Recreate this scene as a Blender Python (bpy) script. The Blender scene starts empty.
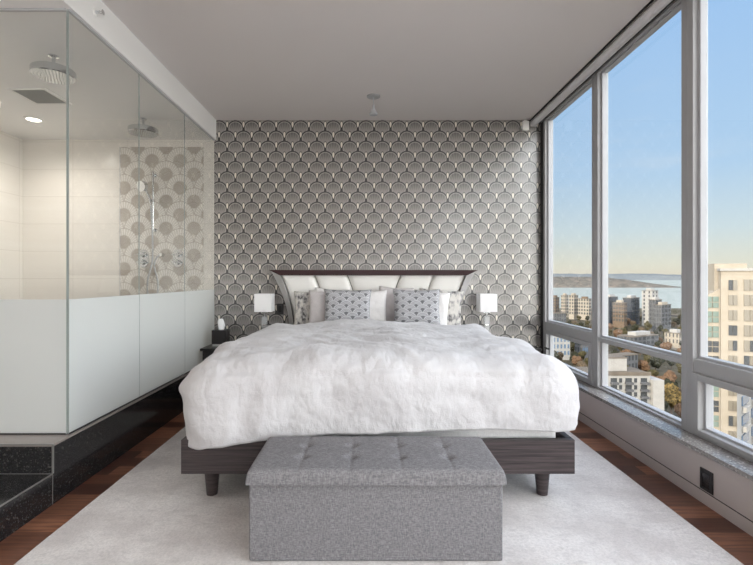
import bpy, bmesh, math, random
from mathutils import Vector, Matrix, noise
random.seed(7)
C = bpy.context.scene.collection
SC = bpy.context.scene
PI = math.pi

# ------------------------------------------------------------------ camera
cam_d = bpy.data.cameras.new('camera')
cam = bpy.data.objects.new('camera', cam_d)
C.objects.link(cam)
cam.location = (0, 0, 1.2)
cam.rotation_euler = (PI / 2, 0, 0)
cam_d.sensor_width = 36
cam_d.lens = 36 * 460 / 753
cam_d.shift_x = 0.00996
cam_d.shift_y = -0.0052
cam_d.clip_start = 0.05
cam_d.clip_end = 60000
SC.camera = cam

# ------------------------------------------------------------------ colour management
SC.view_settings.view_transform = 'Standard'
SC.view_settings.look = 'None'
SC.view_settings.gamma = 1
SC.view_settings.use_curve_mapping = False
SC.view_settings.exposure = 0.18


def lin(r, g, b):
    f = lambda c: ((c / 255 + 0.055) / 1.055) ** 2.4 if c > 10 else c / 255 / 12.92
    return (f(r), f(g), f(b), 1)


# ------------------------------------------------------------------ node helper
class NT:
    def __init__(s, tree):
        s.t = tree

    def node(s, kind, **kw):
        n = s.t.nodes.new(kind)
        for k, v in kw.items():
            setattr(n, k, v)
        return n

    def link(s, a, b):
        s.t.links.new(a.s if isinstance(a, E) else a, b)

    def put(s, sock, v):
        if isinstance(v, E):
            s.t.links.new(v.s, sock)
        elif hasattr(v, 'is_linked'):
            s.t.links.new(v, sock)
        else:
            sock.default_value = v

    def math(s, op, a, b=None, c=None, clamp=False):
        n = s.node('ShaderNodeMath', operation=op)
        n.use_clamp = clamp
        for i, v in enumerate((a, b, c)):
            if v is not None:
                s.put(n.inputs[i], v)
        return E(s, n.outputs[0])

    def mix(s, f, a, b):
        n = s.node('ShaderNodeMix', data_type='RGBA')
        s.put(n.inputs[0], f)
        s.put(n.inputs[6], a)
        s.put(n.inputs[7], b)
        return n.outputs[2]

    def step(s, x, lo, hi):
        n = s.node('ShaderNodeMapRange')
        n.interpolation_type = 'SMOOTHSTEP'
        s.put(n.inputs[0], x)
        n.inputs[1].default_value = lo
        n.inputs[2].default_value = hi
        n.inputs[3].default_value = 0
        n.inputs[4].default_value = 1
        return E(s, n.outputs[0])

    def coord(s, which='Object'):
        return s.node('ShaderNodeTexCoord').outputs[which]

    def sep(s, v):
        n = s.node('ShaderNodeSeparateXYZ')
        s.put(n.inputs[0], v)
        return [E(s, o) for o in n.outputs]

    def comb(s, x, y, z):
        n = s.node('ShaderNodeCombineXYZ')
        for i, v in enumerate((x, y, z)):
            s.put(n.inputs[i], v)
        return n.outputs[0]

    def mapping(s, v, scale=(1, 1, 1), rot=(0, 0, 0), loc=(0, 0, 0)):
        n = s.node('ShaderNodeMapping')
        s.put(n.inputs[0], v)
        n.inputs['Scale'].default_value = scale
        n.inputs['Rotation'].default_value = rot
        n.inputs['Location'].default_value = loc
        return n.outputs[0]

    def noise(s, v, scale, detail=3, rough=0.5):
        n = s.node('ShaderNodeTexNoise')
        s.put(n.inputs['Vector'], v)
        n.inputs['Scale'].default_value = scale
        n.inputs['Detail'].default_value = detail
        n.inputs['Roughness'].default_value = rough
        return E(s, n.outputs['Fac'])

    def voronoi(s, v, scale, feature='F1'):
        n = s.node('ShaderNodeTexVoronoi', feature=feature)
        s.put(n.inputs['Vector'], v)
        n.inputs['Scale'].default_value = scale
        return n

    def bump(s, h, strength=0.3, dist=0.01):
        n = s.node('ShaderNodeBump')
        n.inputs['Strength'].default_value = strength
        n.inputs['Distance'].default_value = dist
        s.put(n.inputs['Height'], h)
        return n.outputs[0]


class E:
    def __init__(s, nt, sock):
        s.n, s.s = nt, sock

    def _o(op, rev=False):
        def f(s, o):
            return s.n.math(op, o, s) if rev else s.n.math(op, s, o)
        return f
    __add__ = _o('ADD'); __radd__ = _o('ADD')
    __sub__ = _o('SUBTRACT'); __rsub__ = _o('SUBTRACT', True)
    __mul__ = _o('MULTIPLY'); __rmul__ = _o('MULTIPLY')
    __truediv__ = _o('DIVIDE'); __rtruediv__ = _o('DIVIDE', True)

    def __neg__(s): return s.n.math('MULTIPLY', s, -1.0)
    def sqrt(s): return s.n.math('SQRT', s)
    def ceil(s): return s.n.math('CEIL', s)
    def floor(s): return s.n.math('FLOOR', s)
    def frac(s): return s.n.math('FRACT', s)
    def abs(s): return s.n.math('ABSOLUTE', s)
    def sin(s): return s.n.math('SINE', s)
    def lt(s, o): return s.n.math('LESS_THAN', s, o)
    def gt(s, o): return s.n.math('GREATER_THAN', s, o)
    def clamp(s): return s.n.math('ADD', s, 0.0, clamp=True)


# ------------------------------------------------------------------ world: late-afternoon sky
world = bpy.data.worlds.new('sky')
SC.world = world
world.use_nodes = True
wt = NT(world.node_tree)
wt.t.nodes.clear()
wout = wt.node('ShaderNodeOutputWorld')
wbg = wt.node('ShaderNodeBackground')
wt.link(wbg.outputs[0], wout.inputs[0])
gx, gy, gz = wt.sep(wt.coord('Generated'))
ramp = wt.node('ShaderNodeValToRGB')
wt.put(ramp.inputs[0], gz)
cr = ramp.color_ramp
cr.elements[0].position = 0.0
cr.elements[0].color = lin(226, 216, 198)
cr.elements[1].position = 1.0
cr.elements[1].color = lin(100, 150, 220)
for p, c in ((0.025, lin(226, 224, 208)), (0.09, lin(206, 221, 226)), (0.2, lin(178, 208, 236)), (0.45, lin(158, 196, 238))):
    e = cr.elements.new(p)
    e.color = c
# soft high cloud streaks
cl = wt.noise(wt.mapping(wt.coord('Generated'), scale=(1.2, 1.2, 6)), 2.2, 4, 0.6)
skyc = wt.mix(wt.step(cl, 0.5, 0.85) * 0.25, ramp.outputs[0], lin(238, 236, 232))
# added boost: sky out of view made brighter and whiter to light the room
offview_boost = wt.step(-gy, -0.68, 0.15)
skyc = wt.mix(offview_boost * 0.75, skyc, lin(250, 246, 240))
wt.link(skyc, wbg.inputs[0])
wt.put(wbg.inputs[1], offview_boost * 4.2 + 0.98)

# ------------------------------------------------------------------ sun (low, from behind left)
sun_d = bpy.data.lights.new('sun', 'SUN')
sun = bpy.data.objects.new('sun', sun_d)
C.objects.link(sun)
sun_d.energy = 5.5
sun_d.angle = math.radians(1)
sun_d.color = (1.0, 0.88, 0.70)
sun.rotation_euler = Vector((0.8, 0.6, -0.27)).to_track_quat('-Z', 'Y').to_euler()


def area(name, loc, direction, sx, sy, power, color=(1, 1, 1)):
    d = bpy.data.lights.new(name, 'AREA')
    d.shape = 'RECTANGLE'
    d.size, d.size_y = sx, sy
    d.energy = power
    d.color = color
    o = bpy.data.objects.new(name, d)
    C.objects.link(o)
    o.location = loc
    o.rotation_euler = Vector(direction).to_track_quat('-Z', 'Y').to_euler()
    return o


# added unseen fill lamps in place of daylight, by the windows and rear wall
area('side_fill', (1.86, -0.6, 1.6), (-1, 0.08, 0.0), 4.2, 2.4, 66, (0.95, 0.98, 1.0))
area('rear_fill', (0.2, -3.0, 1.1), (0, 1, 0.85), 3.0, 1.9, 66, (1.0, 0.985, 0.96))


# ------------------------------------------------------------------ materials
MATS = {}


def pmat(name, color=(0.5, 0.5, 0.5, 1), rough=0.5, metal=0.0, spec=0.5, **kw):
    m = bpy.data.materials.new(name)
    m.use_nodes = True
    nt = NT(m.node_tree)
    b = m.node_tree.nodes['Principled BSDF']
    b.inputs['Base Color'].default_value = color
    b.inputs['Roughness'].default_value = rough
    b.inputs['Metallic'].default_value = metal
    b.inputs['Specular IOR Level'].default_value = spec
    for k, v in kw.items():
        b.inputs[k].default_value = v
    MATS[name] = m
    return m, nt, b


def paint(name, color, rough=0.6, bump=0.03, spec=0.3):
    m, nt, b = pmat(name, color, rough, spec=spec)
    n = nt.noise(nt.coord(), 60, 3)
    v = nt.noise(nt.coord(), 1.3, 2)
    col = nt.mix(v * 0.35, color, tuple(c * 0.9 for c in color[:3]) + (1,))
    nt.link(col, b.inputs['Base Color'])
    nt.link(nt.bump(n, bump, 0.004), b.inputs['Normal'])
    return m


M_ceil = paint('ceiling_paint', lin(228, 222, 219), 0.75)
M_white = paint('white_paint', lin(247, 246, 244), 0.6)
M_lowwall = paint('taupe_paint', lin(194, 185, 182), 0.6)
M_rear = paint('pale_paint', lin(215, 212, 208), 0.7)


def scallop(nt, u, v, P, h, R):
    """rows of overlapping fans, lower rows in front: returns dist/R, x, y (in R) of the fan that shows, and a flag"""
    j0 = ((v - R) / h).ceil()
    y0 = v - j0 * h
    par = (j0 * 0.5).frac() * 2.0

    def wrap(x):
        return ((x / P + 0.5).frac() - 0.5) * P
    x0 = wrap(u - par * (P / 2))
    y1 = y0 - h
    x1 = wrap(u - (1.0 - par) * (P / 2))
    d0 = (x0 * x0 + y0 * y0).sqrt()
    d1 = (x1 * x1 + y1 * y1).sqrt()
    i0 = d0.lt(R)
    d = d1 + (d0 - d1) * i0
    x = x1 + (x0 - x1) * i0
    y = y1 + (y0 - y1) * i0
    return d / R, x / R, y / R, i0, x1 / R, y1 / R


def band(nt, d, lo, hi, soft=0.02):
    return nt.step(d, lo - soft, lo + soft) * (1.0 - nt.step(d, hi - soft, hi + soft))


def wallpaper():
    m, nt, b = pmat('fan_wallpaper', rough=0.42, spec=0.6)
    X, Y, Z = nt.sep(nt.coord())
    P, h, R = 0.1793, 0.1117, 0.0900
    u = X + 1.467
    v = Z - (2.938 - R)
    d, x, y, i0, xu, yu = scallop(nt, u, v, P, h, R)
    grad = nt.step(y, -0.8, 0.9)
    inner = nt.mix(grad, lin(158, 153, 148), lin(80, 76, 75))
    ang = nt.math('ARCTAN2', x, y + 1.05)
    rays = nt.step((ang * 30.0).sin(), -0.2, 0.9)
    inner = nt.mix(rays * 0.16, inner, lin(205, 201, 196))
    blot = nt.noise(nt.coord(), 3.0, 2)
    inner = nt.mix(blot * 0.25, inner, lin(128, 122, 121))
    dark = lin(30, 28, 28)
    c = nt.mix(band(nt, d, 0.86, 1.5, 0.025), inner, dark)
    c = nt.mix(band(nt, d, 0.755, 0.84, 0.03) * 0.75, c, lin(180, 175, 168))
    # long pale drop at the foot of each fan
    dy = (yu + 0.78) / 0.36
    dx = xu / (0.125 * (1.0 + dy * 0.35))
    dd = (dx * dx + dy * dy).sqrt()
    halo = 1.0 - nt.step(dd, 1.15, 1.5)
    drop = 1.0 - nt.step(dd, 0.85, 1.05)
    c = nt.mix(halo * 0.7, c, dark)
    c = nt.mix(drop, c, lin(232, 224, 210))
    nt.link(c, b.inputs['Base Color'])
    b.inputs['Metallic'].default_value = 0.1
    b.inputs['Coat Weight'].default_value = 0.6
    b.inputs['Coat Roughness'].default_value = 0.22
    b.inputs['Coat IOR'].default_value = 2.0
    nt.link(nt.bump(nt.noise(nt.coord(), 180, 2), 0.05, 0.002), b.inputs['Normal'])
    return m


M_wallpaper = wallpaper()


def mosaic():
    m, nt, b = pmat('fan_mosaic', rough=0.25, spec=0.5)
    X, Y, Z = nt.sep(nt.coord())
    P, h, R = 0.307, 0.148, 0.152
    d, x, y, i0, xu, yu = scallop(nt, X + 2.377, Z - (2.64 - R), P, h, R)
    ang = nt.math('ARCTAN2', x, y + 0.35)
    rays = nt.step((ang * 40.0).sin(), 0.35, 0.8)
    blot = nt.noise(nt.coord(), 4.0, 2)
    core = nt.mix(blot, lin(204, 196, 186), lin(164, 154, 144))
    ring = nt.mix(rays * 0.7, lin(214, 208, 200), lin(246, 244, 240))
    c = nt.mix(nt.step(d, 0.44, 0.56), core, ring)
    c = nt.mix(band(nt, d, 0.95, 1.2, 0.012) * 0.8, c, lin(178, 169, 158))
    c = nt.mix(d.gt(1.0), c, lin(176, 168, 158))
    nt.link(c, b.inputs['Base Color'])
    return m


M_mosaic = mosaic()


def bath_tile():
    m, nt, b = pmat('beige_bath_tile', rough=0.22, spec=0.5)
    X, Y, Z = nt.sep(nt.coord())
    hor = X + Y
    row = (Z / 0.30)
    streak = nt.noise(nt.comb(hor * 0.5, 0.0, Z * 14.0), 1.0, 3)
    rowtone = nt.noise(nt.comb(0.0, 3.0, (Z / 0.1).floor() * 1.7), 3.1, 1)
    c = nt.mix(streak, lin(240, 236, 230), lin(228, 222, 214))
    c = nt.mix(nt.step(rowtone, 0.35, 0.65) * 0.5, c, lin(232, 226, 218))
    grout = 1.0 - nt.step((row.frac() - 0.5).abs(), 0.485, 0.495)
    jx = 1.0 - nt.step(((hor / 0.6).frac() - 0.5).abs(), 0.4935, 0.4965)
    c = nt.mix((1.0 - grout * jx) * 0.35, c, lin(190, 182, 170))
    nt.link(c, b.inputs['Base Color'])
    return m


M_tile = bath_tile()


def wood_floor():
    m, nt, b = pmat('walnut_planks', rough=0.32, spec=0.45)
    X, Y, Z = nt.sep(nt.coord())
    pw = 0.128
    row = (Y / pw).floor()
    off = nt.noise(nt.comb(row * 7.31, 1.0, 0.0), 2.7, 0) * 5.0
    cell = (X / 1.1 + off).floor()
    rnd = nt.node('ShaderNodeTexWhiteNoise', noise_dimensions='3D')
    nt.link(nt.comb(cell, row, 0.0), rnd.inputs['Vector'])
    rv = E(nt, rnd.outputs['Value'])
    grain = nt.noise(nt.comb(X * 2.0 + rv * 20.0, Y * 26.0, 0.0), 2.2, 5, 0.6)
    c = nt.mix(nt.step(rv, 0.05, 0.95), lin(82, 52, 43), lin(164, 114, 88))
    c = nt.mix(nt.step(grain, 0.35, 0.7) * 0.6, c, lin(66, 42, 37))
    gap = nt.step(((Y / pw).frac() - 0.5).abs(), 0.485, 0.497)
    gap2 = nt.step(((X / 1.1 + off).frac() - 0.5).abs(), 0.4975, 0.4995)
    g = nt.math('MAXIMUM', gap, gap2)
    c = nt.mix(g * 0.8, c, lin(28, 18, 16))
    nt.link(c, b.inputs['Base Color'])
    nt.link(nt.bump(grain * 0.3 - g, 0.12, 0.004), b.inputs['Normal'])
    return m


M_floor = wood_floor()


def granite(name, base, spk, fine, scale=90, rough=0.12):
    m, nt, b = pmat(name, rough=rough, spec=0.5)
    co = nt.coord()
    n1 = nt.noise(co, scale, 4, 0.7)
    n2 = nt.noise(co, scale * 0.35, 3, 0.6)
    vo = nt.voronoi(co, scale * 1.1)
    r = E(nt, nt.node('ShaderNodeSeparateColor').outputs[0])
    nt.link(vo.outputs['Color'], r.s.node.inputs[0])
    c = nt.mix(nt.step(n1, 0.5, 0.68), base, spk)
    c = nt.mix(nt.step(r, 0.86, 0.93) * 0.8, c, fine)
    c = nt.mix(nt.step(n2, 0.55, 0.7) * 0.4, c, base)
    nt.link(c, b.inputs['Base Color'])
    return m


M_granite = granite('black_granite', lin(30, 30, 32), lin(50, 50, 52), lin(80, 79, 76), 150)
M_sill = granite('grey_granite', lin(146, 142, 140), lin(92, 88, 86), lin(190, 186, 180), 110, 0.16)
M_topsheen, _, _ = pmat('painted_top_sheen', lin(150, 142, 138), 0.2)  # plinth top tone with the grazing reflection put into its colour
M_edge, _, _ = pmat('pale_granite_arris', lin(116, 114, 112), 0.35)


def rug_mat():
    m, nt, b = pmat('rug_pile', rough=0.95, spec=0.1)
    co = nt.coord()
    a = nt.noise(co, 2.6, 4, 0.6)
    f = nt.noise(co, 75, 4, 0.75)
    s = nt.noise(nt.mapping(co, scale=(1, 1.8, 1), rot=(0, 0, 0.5)), 14, 3, 0.6)
    c = nt.mix(nt.step(a, 0.35, 0.65), lin(206, 200, 198), lin(232, 228, 226))
    c = nt.mix(nt.step(s, 0.5, 0.75) * 0.5, c, lin(188, 183, 182))
    c = nt.mix(nt.step(f, 0.35, 0.7) * 0.45, c, lin(172, 168, 167))
    nt.link(c, b.inputs['Base Color'])
    b.inputs['Sheen Weight'].default_value = 0.3
    nt.link(nt.bump(f * 0.8 + s * 0.9, 0.55, 0.01), b.inputs['Normal'])
    return m


M_rug = rug_mat()


def bed_wood():
    m, nt, b = pmat('dark_stained_wood', rough=0.4, spec=0.4)
    X, Y, Z = nt.sep(nt.coord())
    g = nt.noise(nt.comb((X + Y) * 0.9, 0.0, Z * 34.0), 2.4, 5, 0.65)
    g2 = nt.noise(nt.comb((X + Y) * 3.0, 4.0, Z * 120.0), 2.0, 3, 0.6)
    c = nt.mix(nt.step(g, 0.3, 0.7), lin(44, 38, 40), lin(86, 76, 76))
    c = nt.mix(nt.step(g2, 0.45, 0.8) * 0.5, c, lin(32, 28, 30))
    nt.link(c, b.inputs['Base Color'])
    nt.link(nt.bump(g, 0.08, 0.003), b.inputs['Normal'])
    return m


M_wood = bed_wood()
M_trimwood, _, _ = pmat('dark_brown_lacquer', lin(62, 42, 44), 0.25, spec=0.5)
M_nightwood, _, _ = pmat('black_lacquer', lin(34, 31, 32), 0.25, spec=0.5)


def fabric(name, c1, c2, scale=260, rough=0.9, bump=0.25, coarse=0.25):
    m, nt, b = pmat(name, rough=rough, spec=0.15)
    co = nt.coord()
    X, Y, Z = nt.sep(co)
    w1 = nt.noise(nt.mapping(co, scale=(0.25, 1, 1)), scale, 2, 0.6)
    w2 = nt.noise(nt.mapping(co, scale=(1, 1, 0.25)), scale, 2, 0.6)
    cs = nt.noise(co, scale * 0.25, 3, 0.7)
    c = nt.mix(nt.step(w1 * 0.5 + w2 * 0.5, 0.36, 0.64), c1, c2)
    c = nt.mix(nt.step(cs, 0.4, 0.75) * coarse, c, c1)
    nt.link(c, b.inputs['Base Color'])
    nt.link(nt.bump(w1 + w2, bump, 0.002), b.inputs['Normal'])
    return m


M_bench = fabric('grey_linen', lin(106, 105, 108), lin(142, 140, 142), 230, coarse=0.3)
M_benchcrease = fabric('grey_linen_piping', lin(96, 95, 98), lin(140, 138, 140), 150)
M_sheet = fabric('white_cotton', lin(232, 231, 232), lin(246, 245, 245), 300, bump=0.08)
M_greypillow = fabric('silver_satin', lin(196, 190, 190), lin(208, 202, 202), 300, 0.45, 0.05)
M_whitepillow = fabric('white_satin', lin(226, 223, 222), lin(238, 236, 235), 300, 0.5, 0.05)
M_leather, _nt, _b = pmat('white_leather', lin(242, 240, 236), 0.36, spec=0.5)
_nt.link(_nt.bump(_nt.noise(_nt.coord(), 220, 3), 0.08, 0.001), _b.inputs['Normal'])
M_silver, _, _ = pmat('silver_lacquer', lin(206, 204, 203), 0.3, metal=0.35)


def duvet_mat():
    m, nt, b = pmat('white_faux_fur', rough=0.95, spec=0.12)
    co = nt.coord()
    a = nt.noise(co, 3.5, 4, 0.6)
    f = nt.noise(nt.mapping(co, scale=(1, 0.35, 0.4), rot=(0, 0.3, 0.6)), 42, 5, 0.7)
    f2 = nt.noise(co, 170, 2, 0.6)
    c = nt.mix(nt.step(a, 0.35, 0.7), lin(198, 196, 198), lin(209, 208, 210))
    c = nt.mix(nt.step(f, 0.5, 0.8) * 0.25, c, lin(182, 179, 180))
    nt.link(c, b.inputs['Base Color'])
    b.inputs['Sheen Weight'].default_value = 0.25
    rd = nt.noise(nt.mapping(co, scale=(1, 0.4, 0.8), rot=(0, 0, -0.7)), 4.5, 3, 0.55)
    rd2 = nt.noise(nt.mapping(co, scale=(1, 0.3, 0.8), rot=(0, 0, 0.5)), 6.0, 3, 0.55)
    crease = nt.step((rd - 0.5).abs(), 0.0, 0.10) + nt.step((rd2 - 0.5).abs(), 0.0, 0.09)
    fine = nt.bump(f * 0.8 + f2 * 0.5 + a * 0.6, 0.36, 0.012)
    bn = nt.node('ShaderNodeBump')
    bn.inputs['Strength'].default_value = 0.13
    bn.inputs['Distance'].default_value = 0.02
    nt.put(bn.inputs['Height'], crease)
    nt.link(fine, bn.inputs['Normal'])
    nt.link(bn.outputs[0], b.inputs['Normal'])
    return m


M_duvet = duvet_mat()


def fan_cushion():
    m, nt, b = pmat('grey_fan_brocade', rough=0.6, spec=0.3)
    X, Y, Z = nt.sep(nt.coord())
    wob = nt.noise(nt.coord(), 14, 2) * 0.02
    d, x, y, i0, xu, yu = scallop(nt, X + wob, Z + wob, 0.125, 0.038, 0.069)
    c = nt.mix(nt.step(d, 0.34, 0.46), lin(108, 108, 111), lin(146, 146, 149))
    c = nt.mix(band(nt, d, 0.44, 0.54, 0.03), c, lin(188, 188, 192))
    c = nt.mix(band(nt, d, 0.64, 0.72, 0.03), c, lin(190, 190, 194))
    c = nt.mix(band(nt, d, 0.84, 0.95, 0.03), c, lin(198, 198, 202))
    c = nt.mix(d.gt(1.0), c, lin(160, 160, 164))
    n = nt.noise(nt.coord(), 9, 3)
    c = nt.mix(nt.step(n, 0.45, 0.75) * 0.35, c, lin(188, 187, 190))
    nt.link(c, b.inputs['Base Color'])
    nt.link(nt.bump(d, 0.25, 0.004), b.inputs['Normal'])
    return m


M_fancush = fan_cushion()


def leaf_sham():
    m, nt, b = pmat('grey_leaf_print', rough=0.7, spec=0.2)
    co = nt.coord()
    n = nt.noise(nt.mapping(co, scale=(1.5, 1, 0.9), rot=(0, 0.5, 0)), 17, 3, 0.6)
    n2 = nt.noise(nt.mapping(co, rot=(0, -0.7, 0)), 30, 2)
    c = nt.mix(nt.step(n, 0.42, 0.60), lin(212, 208, 202), lin(160, 157, 156))
    c = nt.mix(nt.step(n, 0.58, 0.66), c, lin(92, 90, 92))
    c = nt.mix(nt.step(n2, 0.6, 0.72) * 0.5, c, lin(232, 230, 226))
    nt.link(c, b.inputs['Base Color'])
    return m


M_leaf = leaf_sham()
M_chrome, _, _ = pmat('polished_chrome', lin(214, 216, 218), 0.12, metal=1.0)
M_alu = paint('grey_aluminium', lin(170, 170, 171), 0.42, 0.01, 0.5)
M_bead = paint('pale_aluminium', lin(184, 185, 188), 0.4, 0.01, 0.5)
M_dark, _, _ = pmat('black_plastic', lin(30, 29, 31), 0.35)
M_gasket, _, _ = pmat('dark_gap', lin(38, 37, 38), 0.7)
M_plast, _, _ = pmat('white_plastic', lin(238, 237, 234), 0.4)
M_blind = fabric('pale_grey_blind', lin(206, 204, 206), lin(220, 218, 219), 300, 0.7, 0.05)
M_vent, _, _ = pmat('vent_grey', lin(168, 168, 164), 0.6)
M_shade, _, _ = pmat('white_lampshade', lin(244, 243, 243), 0.8)
M_tissue, _, _ = pmat('white_tissue', lin(242, 242, 242), 0.9)
M_rubber, _, _ = pmat('pale_nozzle', lin(190, 190, 186), 0.5)


def fresnel(nt, ior=1.45):
    fr = nt.node('ShaderNodeFresnel')
    back = E(nt, nt.node('ShaderNodeNewGeometry').outputs['Backfacing'])
    nt.put(fr.inputs[0], back * (1 / ior - ior) + ior)
    return fr


def glass_mat(name, tint, refl=1.0, rough=0.0):
    m = bpy.data.materials.new(name)
    m.use_nodes = True
    nt = NT(m.node_tree)
    nt.t.nodes.clear()
    out = nt.node('ShaderNodeOutputMaterial')
    tr = nt.node('ShaderNodeBsdfTransparent')
    tr.inputs[0].default_value = tint
    gl = nt.node('ShaderNodeBsdfGlossy')
    gl.inputs['Roughness'].default_value = rough
    fr = fresnel(nt)
    mx = nt.node('ShaderNodeMixShader')
    nt.put(mx.inputs[0], E(nt, fr.outputs[0]) * refl)
    nt.link(tr.outputs[0], mx.inputs[1])
    nt.link(gl.outputs[0], mx.inputs[2])
    nt.link(mx.outputs[0], out.inputs[0])
    return m


M_glass = glass_mat('window_glass', (0.97, 0.98, 0.98, 1), 0.5)
M_showerglass = glass_mat('shower_glass', (0.985, 0.99, 0.985, 1), 0.9)
M_crystal, _, _ = pmat('clear_crystal', (0.95, 0.97, 0.98, 1), 0.03, spec=0.6, **{'Transmission Weight': 0.7})


def frosted():
    m = bpy.data.materials.new('frosted_glass')
    m.use_nodes = True
    nt = NT(m.node_tree)
    nt.t.nodes.clear()
    out = nt.node('ShaderNodeOutputMaterial')
    tl = nt.node('ShaderNodeBsdfTranslucent')
    tl.inputs[0].default_value = lin(240, 242, 241)
    df = nt.node('ShaderNodeBsdfDiffuse')
    df.inputs[0].default_value = lin(236, 239, 239)
    gl = nt.node('ShaderNodeBsdfGlossy')
    gl.inputs['Roughness'].default_value = 0.28
    m1 = nt.node('ShaderNodeMixShader')
    m1.inputs[0].default_value = 0.5
    nt.link(tl.outputs[0], m1.inputs[1])
    nt.link(df.outputs[0], m1.inputs[2])
    fr = fresnel(nt)
    m2 = nt.node('ShaderNodeMixShader')
    nt.put(m2.inputs[0], E(nt, fr.outputs[0]) * 0.7)
    nt.link(m1.outputs[0], m2.inputs[1])
    nt.link(gl.outputs[0], m2.inputs[2])
    nt.link(m2.outputs[0], out.inputs[0])
    return m


M_frost = frosted()
M_glassedge, _, _ = pmat('green_glass_edge', lin(150, 158, 156), 0.3)


def emit(name, color, strength):
    m = bpy.data.materials.new(name)
    m.use_nodes = True
    nt = NT(m.node_tree)
    nt.t.nodes.clear()
    out = nt.node('ShaderNodeOutputMaterial')
    e = nt.node('ShaderNodeEmission')
    e.inputs[0].default_value = color
    e.inputs[1].default_value = strength
    nt.link(e.outputs[0], out.inputs[0])
    return m


M_lamp = emit('lit_downlight', (1, 0.93, 0.80, 1), 6)


# ------------------------------------------------------------------ mesh helpers
def box(bm, x0, x1, y0, y1, z0, z1, bev=0.0, seg=2):
    r = bmesh.ops.create_cube(bm, size=1)
    vs = r['verts']
    bmesh.ops.scale(bm, vec=(x1 - x0, y1 - y0, z1 - z0), verts=vs)
    bmesh.ops.translate(bm, vec=((x0 + x1) / 2, (y0 + y1) / 2, (z0 + z1) / 2), verts=vs)
    if bev > 0:
        es = set()
        for v in vs:
            es.update(v.link_edges)
        bmesh.ops.bevel(bm, geom=list(es), offset=bev, segments=seg, affect='EDGES', profile=0.5)


def cone(bm, p0, p1, r0, r1, seg=20):
    p0, p1 = Vector(p0), Vector(p1)
    d = p1 - p0
    q = d.to_track_quat('Z', 'Y').to_matrix().to_4x4()
    mat = Matrix.Translation((p0 + p1) / 2) @ q
    bmesh.ops.create_cone(bm, cap_ends=True, segments=seg, radius1=r0, radius2=r1, depth=d.length, matrix=mat)


def tube(bm, pts, r, seg=10):
    """a bent round tube through pts as one skin"""
    pts = [Vector(p) for p in pts]
    rings = []
    for i, p in enumerate(pts):
        t = (pts[min(i + 1, len(pts) - 1)] - pts[max(i - 1, 0)]).normalized()
        q = t.to_track_quat('Z', 'Y')
        rings.append([bm.verts.new(p + q @ Vector((r * math.cos(2 * PI * k / seg), r * math.sin(2 * PI * k / seg), 0))) for k in range(seg)])
    for a, b_ in zip(rings, rings[1:]):
        for k in range(seg):
            bm.faces.new((a[k], a[(k + 1) % seg], b_[(k + 1) % seg], b_[k]))
    bm.faces.new(rings[0][::-1])
    bm.faces.new(rings[-1])


def lathe(bm, prof, center=(0, 0, 0), seg=28):
    c = Vector(center)
    rings = []
    for r, z in prof:
        rings.append([bm.verts.new(c + Vector((r * math.cos(2 * PI * k / seg), r * math.sin(2 * PI * k / seg), z))) for k in range(seg)])
    for a, b_ in zip(rings, rings[1:]):
        for k in range(seg):
            bm.faces.new((a[k], a[(k + 1) % seg], b_[(k + 1) % seg], b_[k]))
    bm.faces.new(rings[0][::-1])
    bm.faces.new(rings[-1])


def grid(bm, nu, nv, fn):
    vs = [[bm.verts.new(fn(i / nu, j / nv)) for i in range(nu + 1)] for j in range(nv + 1)]
    for j in range(nv):
        for i in range(nu):
            bm.faces.new((vs[j][i], vs[j][i + 1], vs[j + 1][i + 1], vs[j + 1][i]))
    return vs


def obj(name, bm, m, parent=None, smooth=False, ang=None):
    me = bpy.data.meshes.new(name)
    bmesh.ops.recalc_face_normals(bm, faces=bm.faces[:])
    bm.to_mesh(me)
    bm.free()
    if m is not None:
        me.materials.append(m)
    if smooth:
        me.shade_smooth()
        if ang:
            me.set_sharp_from_angle(angle=math.radians(ang))
    o = bpy.data.objects.new(name, me)
    C.objects.link(o)
    if parent is not None:
        o.parent = parent
    return o


def bx(name, m, x0, x1, y0, y1, z0, z1, parent=None, bev=0.0):
    bm = bmesh.new()
    box(bm, x0, x1, y0, y1, z0, z1, bev)
    return obj(name, bm, m, parent)


def tag(o, label=None, cat=None, group=None, kind=None):
    if label: o['label'] = label
    if cat: o['category'] = cat
    if group: o['group'] = group
    if kind: o['kind'] = kind
    return o


def thing(name, label, cat, loc=(0, 0, 0), rz=0, group=None, rx=0):
    o = bpy.data.objects.new(name, None)
    o.empty_display_size = 0.1
    C.objects.link(o)
    o.location = loc
    o.rotation_euler = (rx, 0, rz)
    return tag(o, label, cat, group)


def copy_tree(o, parent=None):
    c = o.copy()
    C.objects.link(c)
    if parent is not None:
        c.parent = parent
    for ch in list(o.children):
        copy_tree(ch, c)
    return c


def struct(o, label, cat):
    return tag(o, label, cat, kind='structure')


# ================================================================== SETTING
YW = 5.05          # back wall
ZC = 2.94          # ceiling
YR = -3.2          # wall behind the camera
XL = -3.8          # bathroom side
ZD = 2.725         # dropped soffit

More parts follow.
